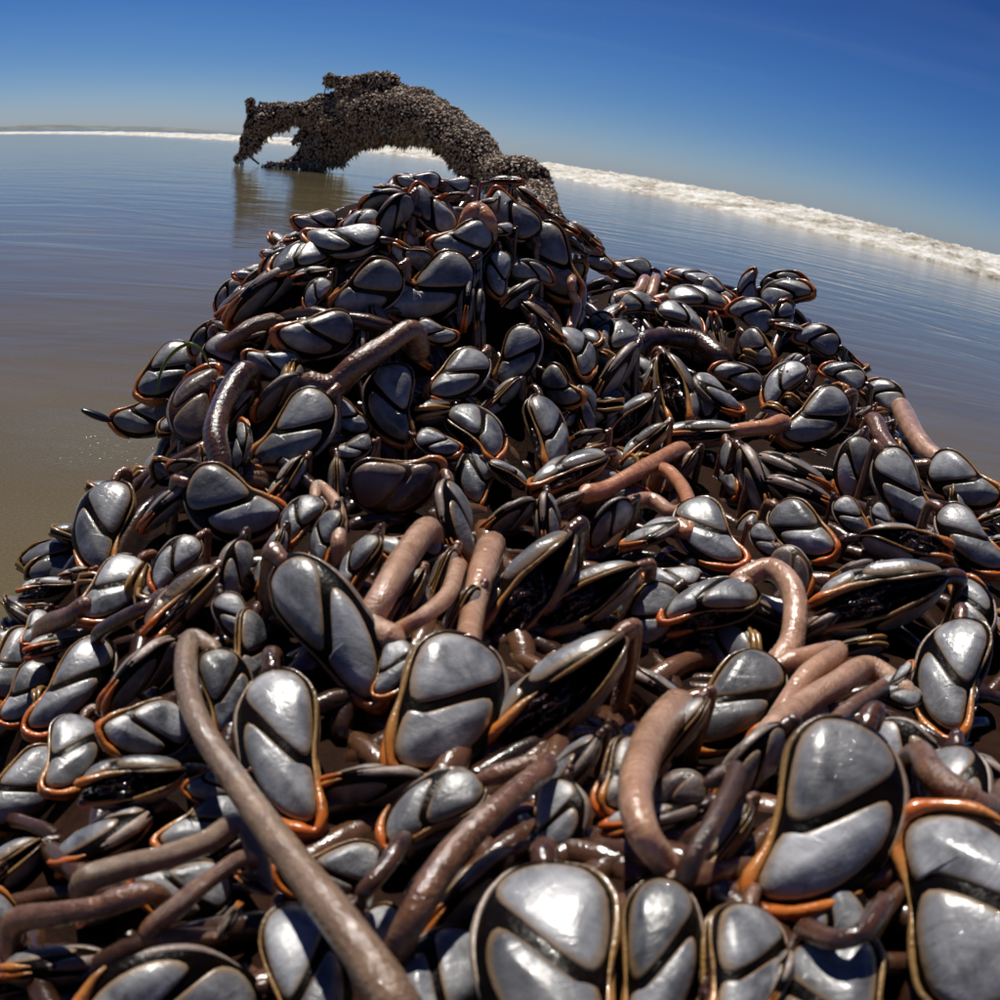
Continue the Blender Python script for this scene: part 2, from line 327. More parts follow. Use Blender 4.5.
PTS += [(-.30, .30, -.05), (-.32, .42, -.05), (-.28, .52, -.04), (-.30, .64, -.05), (-.27, .74, -.03), (-.20, .86, .03), (-.10, .90, .14), (0, .88, .17),
        (-.22, .20, -.02), (-.26, .05, -.05), (-.12, .05, .08), (.03, .05, .12), (.13, .05, .14), (-.12, -.15, .05), (.05, -.15, .10), (.2, -.15, .10), (-.3, -.15, -.05),
        (.10, 1.05, .13), (.2, 1.05, .11), (.30, 1.0, .08), (.37, .86, .04), (.42, .72, .02), (.44, .55, .03), (.42, .42, .05), (.36, .25, .08), (.36, .05, .06), (.5, .3, -.05), (.52, .6, -.06), (.45, .95, -.06), (.3, 1.2, -.05), (.0, 1.2, .05), (-.25, 1.0, -.05), (-.15, 1.2, -.05), (.6, -.1, -.08), (-.5, .4, -.1), (.1, 1.4, .0), (-.4, .9, -.1), (.7, .8, -.1)]
PTS = np.array(PTS)
def tps_fit(P, lam=2e-4):
    n = len(P); d = np.linalg.norm(P[:, None, :2]-P[None, :, :2], axis=2); Kk = np.where(d > 0, d*d*np.log(d+1e-12), 0)+lam*np.eye(n)
    Q = np.hstack([np.ones((n, 1)), P[:, :2]]); A = np.block([[Kk, Q], [Q.T, np.zeros((3, 3))]])
    return np.linalg.solve(A, np.concatenate([P[:, 2], np.zeros(3)]))
TW = tps_fit(PTS)
GX0, GX1, GY0, GY1, GN = -.46, .62, -.16, 1.30, 150
gx = np.linspace(GX0, GX1, GN); gy = np.linspace(GY0, GY1, GN); XX, YY = np.meshgrid(gx, gy, indexing='ij')
dd = np.sqrt((XX[..., None]-PTS[:, 0])**2+(YY[..., None]-PTS[:, 1])**2)
HH = (dd*dd*np.log(dd+1e-12)) @ TW[:len(PTS)]+TW[-3]+TW[-2]*XX+TW[-1]*YY
def hgt(x, y):
    fx = (x-GX0)/(GX1-GX0)*(GN-1); fy = (y-GY0)/(GY1-GY0)*(GN-1)
    if fx < 0 or fy < 0 or fx >= GN-1 or fy >= GN-1: return -.2
    i, j = int(fx), int(fy); a, b = fx-i, fy-j
    return (HH[i, j]*(1-a)+HH[i+1, j]*a)*(1-b)+(HH[i, j+1]*(1-a)+HH[i+1, j+1]*a)*b
def nrm(x, y, e=.02):
    return Vector((-(hgt(x+e, y)-hgt(x-e, y))/(2*e), -(hgt(x, y+e)-hgt(x, y-e))/(2*e), 1)).normalized()
def hit(u, v, dmax=1.5):
    r = ray(u, v); d = .1
    while d < dmax:
        p = EYE+r*d
        if p.z < hgt(p.x, p.y): return d
        d += .003
    return None
log_root = link('driftwood_log', None); log_root.location = (0, .5, 0)
tag(log_root, 'long barnacle-covered driftwood log rising into an arched branch above the water', 'driftwood')
def inv(o, m):
    m.transform(o.matrix_basis.inverted()); return m
V = []; Fc = []
for i in range(GN):
    for j in range(GN):
        p = Vector((XX[i, j], YY[i, j], HH[i, j]-SINK)); p.z += .006*mn.fractal(p*22, .9, 2, 3); V.append(tuple(p))
for i in range(GN-1):
    for j in range(GN-1):
        q = (i*GN+j, (i+1)*GN+j, (i+1)*GN+j+1, i*GN+j+1)
        if max(V[k][2] for k in q) > -.02: Fc.append(q)
link('trunk', inv(log_root, mesh('trunk', V, Fc, M['mound'])), log_root)

# ------------------------------------------------------------------ the arched end of the log
def dist_log(u):
    return float(np.interp(u, [225, 330, 420, 480, 520, 552], [9.0, 8.7, 8.0, 7.2, 6.7, 6.35]))
def px_path(L): return [(*at(u, v, dist_log(u)), r*dist_log(u)/FPX) for u, v, r in L]
LOG = [px_path([(262,165,3),(280,163,5),(303,158,10),(328,143,22),(355,124,29),(388,114,31),(422,117,28),(452,132,23),(474,154,21),(496,172,21),(520,180,23),(536,188,19),(540,204,17)]),
       px_path([(350,120,25),(322,118,17),(296,115,12),(272,118,12),(257,129,11),(248,143,8),(240,153,5),(236,157,3)]),
       px_path([(262,122,9),(253,114,6),(250,105,5),(251,99,3)]), px_path([(270,112,8),(263,106,4),(260,102,2)]), px_path([(300,108,8),(318,104,8),(334,100,9)]), px_path([(262,126,9),(246,135,4),(241,140,3)]), px_path([(345,90,9),(370,82,9),(392,82,9)]),
       px_path([(398,98,14),(378,88,11),(360,84,9),(348,81,7),(338,80,5),(331,80,3)]), px_path([(338,82,3),(336,88,2),(335,93,1)]),
       px_path([(300,134,6),(294,141,4),(291,147,2)]), px_path([(515,178,20),(532,172,15),(540,176,13)])]
e = at(538, 200, 6.4)
LOG.append([(e.x, e.y, .08, .13), (e.x+.02, 5.4, -.10, .13), (-.05, 3.6, -.10, .13), (-.06, 2.2, -.08, .15), (-.03, 1.2, .0, .14)])
def fat(path, step):
    """overlapping icospheres along a path; the voxel remesh below welds them into one skin"""
    P = np.array(path); L = np.linalg.norm(np.diff(P[:, :3], axis=0), axis=1).sum(); n = max(4, int(L/step)); return catmull(P, n)
bm = bmesh.new()
for path in LOG:
    S = fat(path, .05)
    for x, y, z, r in S:
        k = 1+.16*mn.noise(Vector((x, y, z))*3.1)
        bmesh.ops.create_icosphere(bm, subdivisions=2, radius=max(r, .012)*k, matrix=Matrix.Translation((x, y, z)))
lm = bpy.data.meshes.new('arch_source'); bm.to_mesh(lm); bm.free()
tmp = link('arched_branch', lm); md = tmp.modifiers.new('weld', 'REMESH'); md.mode = 'VOXEL'; md.voxel_size = .028
dg = bpy.context.evaluated_depsgraph_get(); arch = bpy.data.meshes.new_from_object(tmp.evaluated_get(dg)); bpy.data.objects.remove(tmp)
for v in arch.vertices:
    n = v.normal; c = v.co
    v.co = c+n*(.032*mn.fractal(c*2.6, .8, 2.1, 5)+.05*max(0, mn.noise(c*2.4+Vector((5, 3, 1)))-.2)-.05*max(0, mn.noise(c*3.6+Vector((1, 8, 4)))-.15)+(.07*mn.noise(c*6.5) if c.x < -1.75 else 0))
arch.materials.clear(); arch.materials.append(M['mound']); smooth(arch)
link('arched_branch', inv(log_root, arch), log_root)
ta, tb = at(247, 152, 9.0), at(259, 164, 8.95)
tV, tF = tube([ta, (ta+tb)/2+Vector((0, 0, -.01)), tb], [.013, .012, .010], 6)
link('twig', inv(log_root, mesh('twig', tV, tF, M['mound'])), log_root)

# tiny shells crusting the far arch: thousands, a few pixels each
def mat_attr(name, rough):
    m, nd, ln, P = material(name); a = nd.new('ShaderNodeAttribute'); a.attribute_name = 'col'; ln.new(a.outputs['Color'], P.inputs['Base Color']); P.inputs['Roughness'].default_value = rough; return m
M['crust'] = mat_attr('crust_shells', .55)
def make_crust():
    arch_m = [o for o in C.objects if o.name == 'arched_branch'][0].data
    off = Vector(log_root.location); me = arch_m; me.calc_loop_triangles()
    tri = np.array([t.vertices[:] for t in me.loop_triangles]); co = np.array([v.co[:] for v in me.vertices])+np.array(off)
    a, b, c = co[tri[:, 0]], co[tri[:, 1]], co[tri[:, 2]]; cr = np.cross(b-a, c-a); ar = np.linalg.norm(cr, axis=1)/2; nn = cr/(2*ar[:, None]+1e-12)
    keep = (a[:, 2] > -.02); w = ar*keep; w[a[:, 1] < 5.6] *= .25
    N = 40000; idx = rng.choice(len(tri), N, p=w/w.sum()); r1 = np.sqrt(rng.random(N)); r2 = rng.random(N)
    P = (1-r1)[:, None]*a[idx]+(r1*(1-r2))[:, None]*b[idx]+(r1*r2)[:, None]*c[idx]; NN = nn[idx]
    V = []; Fc = []; col = []
    greys = [(.56, .43, .31), (.74, .62, .47), (.30, .20, .13), (.60, .39, .23), (.42, .26, .145), (.82, .74, .62), (.035, .022, .015), (.11, .065, .038)]
    for p, n in zip(P, NN):
        down = max(0, -n[2]); top = 0 if down > .6 else 1; d = n*(.42 if not top else .12)+np.array((rng.normal(0, .5), rng.normal(0, .5), rng.normal(0, .35)-.3-.6*down)); d /= np.linalg.norm(d)
        L = rng.uniform(.014, .027)*(1.0+ (3.0*rng.random()**3 if down > .6 else 0)); wd = rng.uniform(.0065, .0115)*(1.35 if top else 1)
        s = np.cross(d, n+rng.normal(0, .3, 3)); s /= np.linalg.norm(s)+1e-9; t = np.cross(d, s)
        b0 = p-n*.004; k = len(V)
        V += [b0, b0+d*L*.5+s*wd, b0+d*L*.5-s*wd, b0+d*L*.5+t*wd*.7, b0+d*L*.5-t*wd*.7, b0+d*L]
        Fc += [(k, k+1, k+3), (k, k+3, k+2), (k, k+2, k+4), (k, k+4, k+1), (k+5, k+3, k+1), (k+5, k+2, k+3), (k+5, k+4, k+2), (k+5, k+1, k+4)]
        g = greys[rng.choice(8, p=[.19, .13, .13, .14, .13, .07, .11, .10])]; h = greys[rng.integers(3, 8)]
        col += [h, h, h, h, g, g, g, g]
    m = mesh('crust', V, Fc, M['crust'], False)
    ca = m.color_attributes.new('col', 'FLOAT_COLOR', 'CORNER'); arr = np.ones((len(Fc)*3, 4), np.float32); arr[:, :3] = np.repeat(np.array(col), 3, axis=0); ca.data.foreach_set('color', arr.ravel())
    return m
tag(link('barnacle_crust', make_crust()), 'grey and brown crust of countless tiny barnacles over the arched branch', 'barnacles', kind='stuff')

# ------------------------------------------------------------------ gooseneck barnacle: unit shapes (z from stalk to tip, +x the opening, y the thickness)
OUT = [(.02, -.005), (.12, .02), (.24, .09), (.305, .23), (.275, .42), (.225, .58), (.205, .74), (.19, .89), (.12, .995), (.0, .985), (-.13, .92), (-.26, .79), (-.345, .61), (-.37, .44), (-.345, .27), (-.26, .12), (-.13, .02)]
SCU = [(.03, .045), (.14, .06), (.215, .11), (.268, .23), (.245, .42), (.195, .565), (.13, .605), (.01, .51), (-.12, .355), (-.215, .215), (-.19, .115), (-.09, .06)]
TER = [(.165, .675), (.172, .80), (.145, .925), (.05, .95), (-.10, .875), (-.215, .735), (-.282, .56), (-.28, .425), (-.225, .365), (-.125, .45), (-.005, .575), (.09, .66)]
CEN = np.array((-.03, .46))
class Form:
    def __init__(s, seed, gape):
        r = random.Random(seed); s.g = gape; s.r = r
        s.kx = r.uniform(.74, .94); s.bend = r.uniform(-.13, .13); s.t0 = r.uniform(.105, .135)
        s.out = catmull_closed([s.w(p) for p in OUT], 120); d = s.out-CEN
        a = np.arctan2(d[:, 1], d[:, 0]); o = np.argsort(a); s.a = a[o]; s.R = np.hypot(d[:, 0], d[:, 1])[o]
    def w(s, p): return (p[0]*s.kx+s.bend*(p[1]-.5)**2*2+s.r.uniform(-.008, .008), p[1]+s.r.uniform(-.008, .008))
    def rad(s, p):
        d = np.asarray(p)-CEN; a = math.atan2(d[1], d[0]); return math.hypot(*d)/np.interp(a, s.a, s.R, period=2*math.pi)
    def open(s, p):
        x, z = p; t = min(1, max(0, (x+.30)/.5)); t = t*t*(3-2*t)
        zz = min(1, max(0, z)); wz = min(1, zz*1.9)*(1-.45*max(0, zz-.72)/.28)
        return (.004, .042, .098)[s.g]*t*wz
    def Y(s, p):
        return s.t0*max(0, 1-min(1, s.rad(p))**2.3)**.62+s.open(p)
def geo_mantle(fm, seg=36, rings=(0, .3, .55, .75, .88, .96, 1.0)):
    V = []; Fc = []; o = fm.out[np.linspace(0, 120, seg, endpoint=False).astype(int)]
    for s in (1, -1):
        base = len(V)
        for k, r in enumerate(rings):
            for q in (o if k else o[:1]):
                p = CEN+(q-CEN)*r; V.append((p[0], s*(fm.Y(p)+.001), p[1]))
        for j in range(seg):
            j2 = (j+1) % seg; f = (base, base+1+j, base+1+j2); Fc.append(f if s < 0 else f[::-1])
        for k in range(1, len(rings)-1):
            for j in range(seg):
                j2 = (j+1) % seg; a = base+1+(k-1)*seg; b = a+seg
                f = (a+j, b+j, b+j2, a+j2); Fc.append(f if s < 0 else f[::-1])
    return V, Fc
def geo_plate(fm, poly, side, umbo, ridge=None, seg=30, rings=(0, .3, .55, .75, .87, .95, 1.0), lift=.017):
    P = catmull_closed([(p[0]*fm.kx+fm.bend*(p[1]-.5)**2*2, p[1]) for p in poly], seg); c = P.mean(0); V = []; Fc = []; rim = []; uv = []
    for k, r in enumerate(list(rings)+[1.0]):
        last = k == len(rings)
        for q in (P if k else P[:1]):
            p = c+(q-c)*r; y = fm.Y(p)+.004+lift*max(0, 1-r**5)**.7
            if ridge is not None:
                a, b = np.array(ridge[0]), np.array(ridge[1]); ab = b-a; t = np.dot(p-a, ab)/np.dot(ab, ab); dl = np.linalg.norm(p-a-ab*t)
                y += .016*math.exp(-(dl/.045)**2)*max(0, 1-r**6)
            if last: y = fm.Y(p)-.012
            V.append((p[0], side*y, p[1])); rim.append(r); d = p-np.array(umbo); uv.append((math.hypot(*d), math.atan2(d[1], d[0])))
    n = seg
    for j in range(n):
        j2 = (j+1) % n; f = (0, 1+j, 1+j2); Fc.append(f if side < 0 else f[::-1])
    for k in range(1, len(rings)):
        for j in range(n):
            j2 = (j+1) % n; a = 1+(k-1)*n; b = a+n; f = (a+j, b+j, b+j2, a+j2); Fc.append(f if side < 0 else f[::-1])
    return V, Fc, rim, uv
def geo_carina(fm, n=16, seg=8):
    o = fm.out; sel = [q for q in o if q[0] < -.1 and q[1] < .80]; sel = sorted(sel, key=lambda q: q[1]); sel = np.array(sel)[np.linspace(0, len(sel)-1, n).astype(int)]
    V = []; Fc = []; rim = []; uv = []
    for i, q in enumerate(sel):
        t = i/(n-1); w = .05*math.sin(math.pi*min(1, .12+t*.9))**.6; d = q-CEN; d /= np.linalg.norm(d)
        for k in range(seg):
            a = 2*math.pi*k/seg; c_ = q-d*.022+d*.026*math.cos(a)*(.4+.6*math.sin(math.pi*t)); V.append((c_[0], w*math.sin(a), c_[1])); rim.append(.3+.6*abs(math.sin(a))); uv.append((t*.8, a))
    for i in range(n-1):
        for k in range(seg):
            k2 = (k+1) % seg; Fc.append((i*seg+k, i*seg+k2, (i+1)*seg+k2, (i+1)*seg+k))
    Fc.append(tuple(range(seg))[::-1]); Fc.append(tuple((n-1)*seg+k for k in range(seg)))
    return V, Fc, rim, uv
def geo_lip(fm, side, n=30, seg=6):
    o = [q for q in fm.out[:85]]; sel = np.array(o[6:80])[np.linspace(0, 73, n).astype(int)]
    pts = []; rad = []
    for i, q in enumerate(sel):
        t = i/(n-1); z = q[1]; wav = .016*math.sin(t*13+fm.t0*90+side)*(1 if fm.g else .6)
        tipw = min(1, max(0, (z-.60)/.33)); pts.append((q[0]-.006+wav*.6+.012*tipw, side*(fm.open(q)+.018+.012*tipw+wav*.5), q[1]+.012*tipw)); rad.append((.015+.021*tipw)*(1+.35*math.sin(t*23+fm.kx*60)*math.sin(t*9+side))*min(1, .3+min(t, 1-t)*9))
    return tube(pts, rad, seg)
def geo_cirri(fm):
    V = []; Fc = []; r = fm.r; o = fm.out[::5]; seg = len(o)
    g = (.02, .055, .135)[fm.g]
    rings = (0, .35, .6, .75, .86, .93)
    for s in (1, -1):
        base = len(V)
        for k, q_ in enumerate(rings):
            for q in (o if k else o[:1]):
                p = CEN+np.array((-.02, .03))+(q-CEN)*q_; V.append((p[0]+r.uniform(-.008, .008), s*(fm.open(p)*.9*(1-q_**9)+.02*(1-q_)+r.uniform(0, .012)), p[1]))
        for j in range(seg): Fc.append((base, base+1+j, base+1+(j+1) % seg))
        for k in range(1, len(rings)-1):
            for j in range(seg):
                a = base+1+(k-1)*seg; b = a+seg; j2 = (j+1) % seg; Fc.append((a+j, b+j, b+j2, a+j2))
    for k in range(13):
        z0 = r.uniform(.30, .55); z1 = z0+r.uniform(.2, .38); y0 = r.uniform(-.7, .7)*g; y1 = r.uniform(-.6, .6)*g
        pts = catmull([(-.02, y0*.5, z0), (.12, y0, z0+.08), (.20+r.uniform(-.03, .02), y1, (z0+z1)/2+.05), (.14, y1*.8, z1), (.05, y1*.5, z1-.02)], 12)
        a, b = tube(pts, np.linspace(.02, .010, 12)*(1+.25*np.sin(np.arange(12)*2.4)), 5); n0 = len(V); V += a; Fc += [tuple(i+n0 for i in f) for f in b]
    return V, Fc
def plate_mesh(name, g, mat):
    V, Fc, rim, uv = g; m = mesh(name, V, Fc, mat)
    m.attributes.new('rim', 'FLOAT', 'POINT').data.foreach_set('value', rim)
    l = m.uv_layers.new(name='grow'); vi = np.empty(len(m.loops), int); m.loops.foreach_get('vertex_index', vi); l.data.foreach_set('uv', np.array(uv, np.float32)[vi].ravel())
    return m
UMS, UMT = (.21, .09), (.12, .95)
RID_S, RID_T = ((.20, .10), (.10, .58)), ((.12, .93), (-.25, .42))
KIT = {}
def kit(seed, gape, brown):
    k = (seed, gape, brown)
    if k not in KIT:
        fm = Form(seed*11+gape, gape); pm = M['plate_brown' if brown else 'plate']; L = []
        L.append(('mantle', mesh('mantle', *geo_mantle(fm), M['mantle_brown' if brown else 'mantle'])))
        for s in (1, -1):
            L.append(('scutum', plate_mesh('scutum', geo_plate(fm, SCU, s, UMS, RID_S), pm)))
            L.append(('tergum', plate_mesh('tergum', geo_plate(fm, TER, s, UMT, RID_T), pm)))
            L.append(('lip', mesh('lip', *geo_lip(fm, s), M['lip'])))
        L.append(('carina', plate_mesh('carina', geo_carina(fm), M['carina'])))
        if gape: L.append(('cirri', mesh('cirri', *geo_cirri(fm), M['cirri'])))
        KIT[k] = L
    return KIT[k]
def frame(u, v, ang, psi, d, tilt=None, lay=.55):
    """axes of a shell at the point d metres along pixel (u, v): tip direction as seen, opening turned by psi"""
    r = ray(u, v); Cc = -r
    e = (ray(u+4, v)-r).normalized(); f = (ray(u, v-4)-r).normalized()
    a = math.radians(ang)
    t = math.radians(tilt if tilt is not None else -26*math.sin(a))
    Z = (math.cos(t)*(math.cos(a)*e+math.sin(a)*f)+math.sin(t)*Cc).normalized()
    N = Cc+lay*Vector((0, 0, 1)); N = (N-Z*N.dot(Z)).normalized()
    Lf = N.cross(Z)                                    # left of the tip as seen from the front
    p = math.radians(psi); X = (math.cos(p)*Lf+math.sin(p)*N).normalized(); Y = Z.cross(X)
    return X, Y, Z, math.cos(t)
STALKS = {}
def make_stalk(path, r0, r1, mw, ring=.06, n=None):
    P = np.array([tuple(p) for p in path]); Ln = np.linalg.norm(np.diff(P, axis=0), axis=1).sum(); n = n or int(min(300, max(22, Ln/.0007)))
    r0, r1 = r0*.84, r1*.84; S = catmull(P, n); t = np.linspace(0, 1, n); ph = random.random()*6
    rn = np.random.default_rng(random.randrange(10**6)); w = np.cumsum(rn.uniform(.7, 2.2, n)); am = np.interp(np.arange(n), np.arange(0, n+14, 12), rn.uniform(.15, 1.3, len(np.arange(0, n+14, 12))))
    rad = (r0+(r1-r0)*t)*(1+ring*np.sin(w+ph)*am*.22+.07*np.sin(t*6+ph)+.03*np.sin(t*15+ph*3))
    rad *= np.minimum(1, .4+np.minimum(np.arange(n), n-1-np.arange(n))*.07)
    Vv, Ff = tube(S, rad, 14); mi = mw.inverted()
    return [mi @ Vector(tuple(q)) for q in Vv], Ff
ALL = []
def barnacle(u, v, L, ang, psi, gape=0, brown=False, prouder=0.0, stalk=None, smat=None, tilt=None, size=None, name='gooseneck_barnacle', wide=None, at_d=None):
    d = hit(u, v)
    if d is None:
        d = .5
        for k in range(1, 40):                          # just off the outline: take the nearest shell depth inwards
            dd_ = hit(u+(500-u)*k*.01, v+(520-v)*k*.01)
            if dd_: d = dd_; break
    if at_d: d = at_d
    d -= prouder; lay = float(np.interp(v, [330, 420, 600, 720], [.12, .36, .36, .12]))
    jit = 14 if L < 100 else 6; tl = (tilt if tilt is not None else -26*math.sin(math.radians(ang)))+random.uniform(-jit, jit)
    X, Y, Z, ct = frame(u, v, ang, psi+random.uniform(-jit, jit)*1.2, d, tl, lay+random.uniform(-.25, .25))
    s = L*d/FPX/ct if size is None else size
    cen = EYE+ray(u, v)*d; base = cen-Z*.5*s
    wx = wide or random.uniform(.92, 1.08); wy = random.uniform(.9, 1.1)
    mw = Matrix(((X.x*s*wx, Y.x*s*wy, Z.x*s, base.x), (X.y*s*wx, Y.y*s*wy, Z.y*s, base.y), (X.z*s*wx, Y.z*s*wy, Z.z*s, base.z), (0, 0, 0, 1)))
    root = link(name, None); root.matrix_world = mw; root.empty_display_size = .2
    seed = random.randrange(8)
    for nm, me in kit(seed, gape, brown): link(nm, me, root)
    rs = random.uniform(.055, .07)*s
    if stalk is None:
        n = nrm(base.x, base.y); g = Vector((base.x, base.y, hgt(base.x, base.y)-SINK-.02))-Z*.12*s
        path = [base+Z*.10*s, base-Z*.08*s-n*.03*s, base-Z*.16*s-n*.14*s, base.lerp(g, .75)-Z*.06*s, g]
        r0, r1 = rs, rs*1.15
    else:
        path, r0, r1 = stalk; path = [base+Z*.1*s]+path
    if stalk != 'none':
        Vv, Ff = make_stalk(path, r0, r1, mw)
        link('stalk', mesh('stalk', Vv, Ff, M[smat or ('stalk' if random.random() < .45 else 'stalk_dark')]), root)
    ALL.append(dict(o=root, u=u, v=v, L=L, ang=ang % 360, psi=psi % 360, g=gape, brown=brown, s=s, d=d, base=base.copy(), Z=Z.copy()))
    return root

# every shell the photograph lets one pick out: centre, apparent length, direction of the tip, turn of the opening, gape
SHELLS = [
# upper knob, left flank
(388,189,28,180,90,2),(383,201,48,188,-20,0),(360,221,42,200,20,0),(315,222,46,185,205,0),(301,236,34,190,60,1),(287,241,20,200,60,1),
(342,241,80,182,205,0),(277,252,32,200,180,0),(300,260,64,205,45,1),(278,262,40,205,0,0),(250,273,34,195,200,0),(252,279,30,220,-60,0,1),
(266,279,36,210,-90,0),(246,289,36,210,80,0),(240,299,54,217,-80,0,1),(228,297,40,235,0,0),(265,292,94,214,-60,0),(311,275,38,195,90,2),
(316,294,38,235,0,0),(366,289,80,215,165,1),(316,334,82,190,150,1),(272,364,60,172,170,0),(270,319,30,180,-90,0,1),(207,340,44,220,20,0),
# knob top
(418,182,46,180,200,0),(450,186,42,178,200,0),(456,197,28,180,-90,0),(432,210,62,130,190,0),(392,218,60,231,-60,0),(462,242,64,197,195,0),
(512,216,64,135,200,0),(500,229,28,180,200,0),(498,274,48,265,0,0),(533,272,46,-15,180,0),(432,290,98,217,200,0),(412,258,46,160,160,1),
(436,333,44,-20,10,0),(474,279,30,75,-90,0),(466,302,48,-95,-90,0),(479,312,46,-95,-80,0),(517,356,68,-116,180,0),(542,322,58,-44,90,1,1),
(553,262,86,-65,0,0),(506,182,36,0,80,1),(531,199,36,-40,80,1),(547,217,36,-25,60,1),(486,203,24,200,90,1),
# saddle and right ridge
(562,226,38,-30,80,1,1),(586,237,44,-42,90,1),(568,243,40,148,90,1),(597,257,44,-45,0,0),(629,269,46,180,200,0),(692,279,50,165,60,1),
(635,304,54,-8,150,1),(698,300,66,-10,140,1),(718,292,38,-35,0,0),(748,288,40,85,180,0),(682,318,54,-32,135,2),(752,314,48,155,10,0),
(602,319,26,0,180,0),(611,341,56,214,30,1),(578,353,58,-68,140,2),(614,376,76,232,-70,0),(652,373,34,250,-90,0),(675,392,78,-75,100,2),
(716,394,60,-42,-40,0),(696,386,26,-60,-90,0),(738,377,56,160,10,0),(630,416,66,222,60,2),(561,388,50,-45,30,1),(716,336,44,100,80,1),
(786,294,56,15,150,1),(784,284,48,10,200,0),(791,328,30,170,90,1),(818,339,48,162,10,0),(849,358,30,-40,60,1),(844,375,48,160,15,0),
(884,395,46,148,10,0),(758,348,44,-47,30,0),(782,384,60,228,20,1),(792,362,28,200,0,0),(816,418,80,-142,180,0),(862,414,28,215,-90,0),
(698,434,78,186,50,1),
# left edge
(166,371,74,225,180,0),(144,417,70,192,180,0),(194,403,80,72,185,0,1),(108,458,56,243,180,0),(103,527,96,-103,10,0),(170,505,76,217,-80,0),
(184,466,36,180,-90,0),(232,505,106,-25,0,0),(243,443,50,85,-70,0),(204,460,26,100,90,1),(228,382,28,0,0,0),
# centre left
(296,432,102,228,185,0),(278,396,66,218,-70,0,1),(391,404,84,-85,15,1),(353,449,44,200,180,0),(396,484,96,8,20,0,1),(300,520,60,232,30,1),
(326,538,62,252,50,0),(358,566,74,240,40,1),(236,618,58,-58,0,1),(330,628,172,-54,200,0),(226,690,88,-80,180,0),(285,748,168,-80,5,0),
(458,376,70,-138,175,0),(479,432,72,-50,140,2),(508,474,48,-35,130,2),(547,434,80,-80,150,1),(568,471,84,206,55,1),(566,502,42,205,-90,0,1),
(586,437,42,195,-80,0),(456,524,90,-80,-60,0),(438,443,48,-20,0,0),
# centre right
(610,524,62,227,-60,0),(652,533,62,207,-110,0),(708,534,84,-55,5,0),(732,470,58,-80,80,0),(644,444,60,222,50,1),(792,472,80,-24,-60,0),
(800,495,84,-20,-70,0),(804,530,78,-40,20,0),(757,486,82,-66,-85,0),(768,542,46,-45,0,0),(672,578,60,178,200,0),(710,604,102,196,30,2),
(852,468,68,-108,0,0),(904,490,94,-60,-10,0),(964,483,84,-32,0,0),(970,541,92,-46,0,0),(904,546,96,-10,80,2),(880,596,142,196,70,2),
(853,572,50,200,-90,0,1),(852,516,46,-50,0,0),(884,521,40,-55,0,0),(993,517,36,200,90,1),(997,541,34,190,80,1),(970,610,68,100,0,0),
(952,677,120,-100,10,1),(897,697,52,170,20,1),(985,770,70,150,-80,0),
# lower left
(113,590,86,228,185,0),(175,563,70,228,0,0),(180,602,100,224,70,1,1),(46,589,58,190,70,2),(39,608,26,180,90,1),(35,628,40,240,180,0),
(62,645,78,193,70,1),(15,668,86,228,180,0),(26,694,76,235,185,0),(72,688,126,231,195,0),(141,674,104,220,-60,0),(145,728,92,190,180,0),
(75,573,32,195,60,1),(67,560,34,215,20,0),(20,792,124,215,195,0),(132,780,112,192,75,2),(214,783,62,200,180,0),(256,885,40,150,90,2),
(165,1000,195,188,-15,0),(306,985,176,-80,180,0),(2,932,90,100,0,0),(229,922,46,60,-80,0),
# lower centre
(432,808,120,213,20,0),(441,704,156,-116,180,0),(556,692,178,222,75,2),(528,587,144,232,75,2),(588,597,118,211,75,2),(393,668,64,250,180,0),
(397,634,42,205,-90,0),(555,963,222,-84,-5,0),(656,968,196,-97,180,0),(738,972,146,-100,150,1),(622,775,78,-115,160,1),(678,790,60,190,0,0,1),
(732,704,130,224,195,0),(828,818,208,-113,180,0),(967,908,226,112,0,0),(832,1014,176,-80,0,0),(778,980,70,-110,-90,0),
]
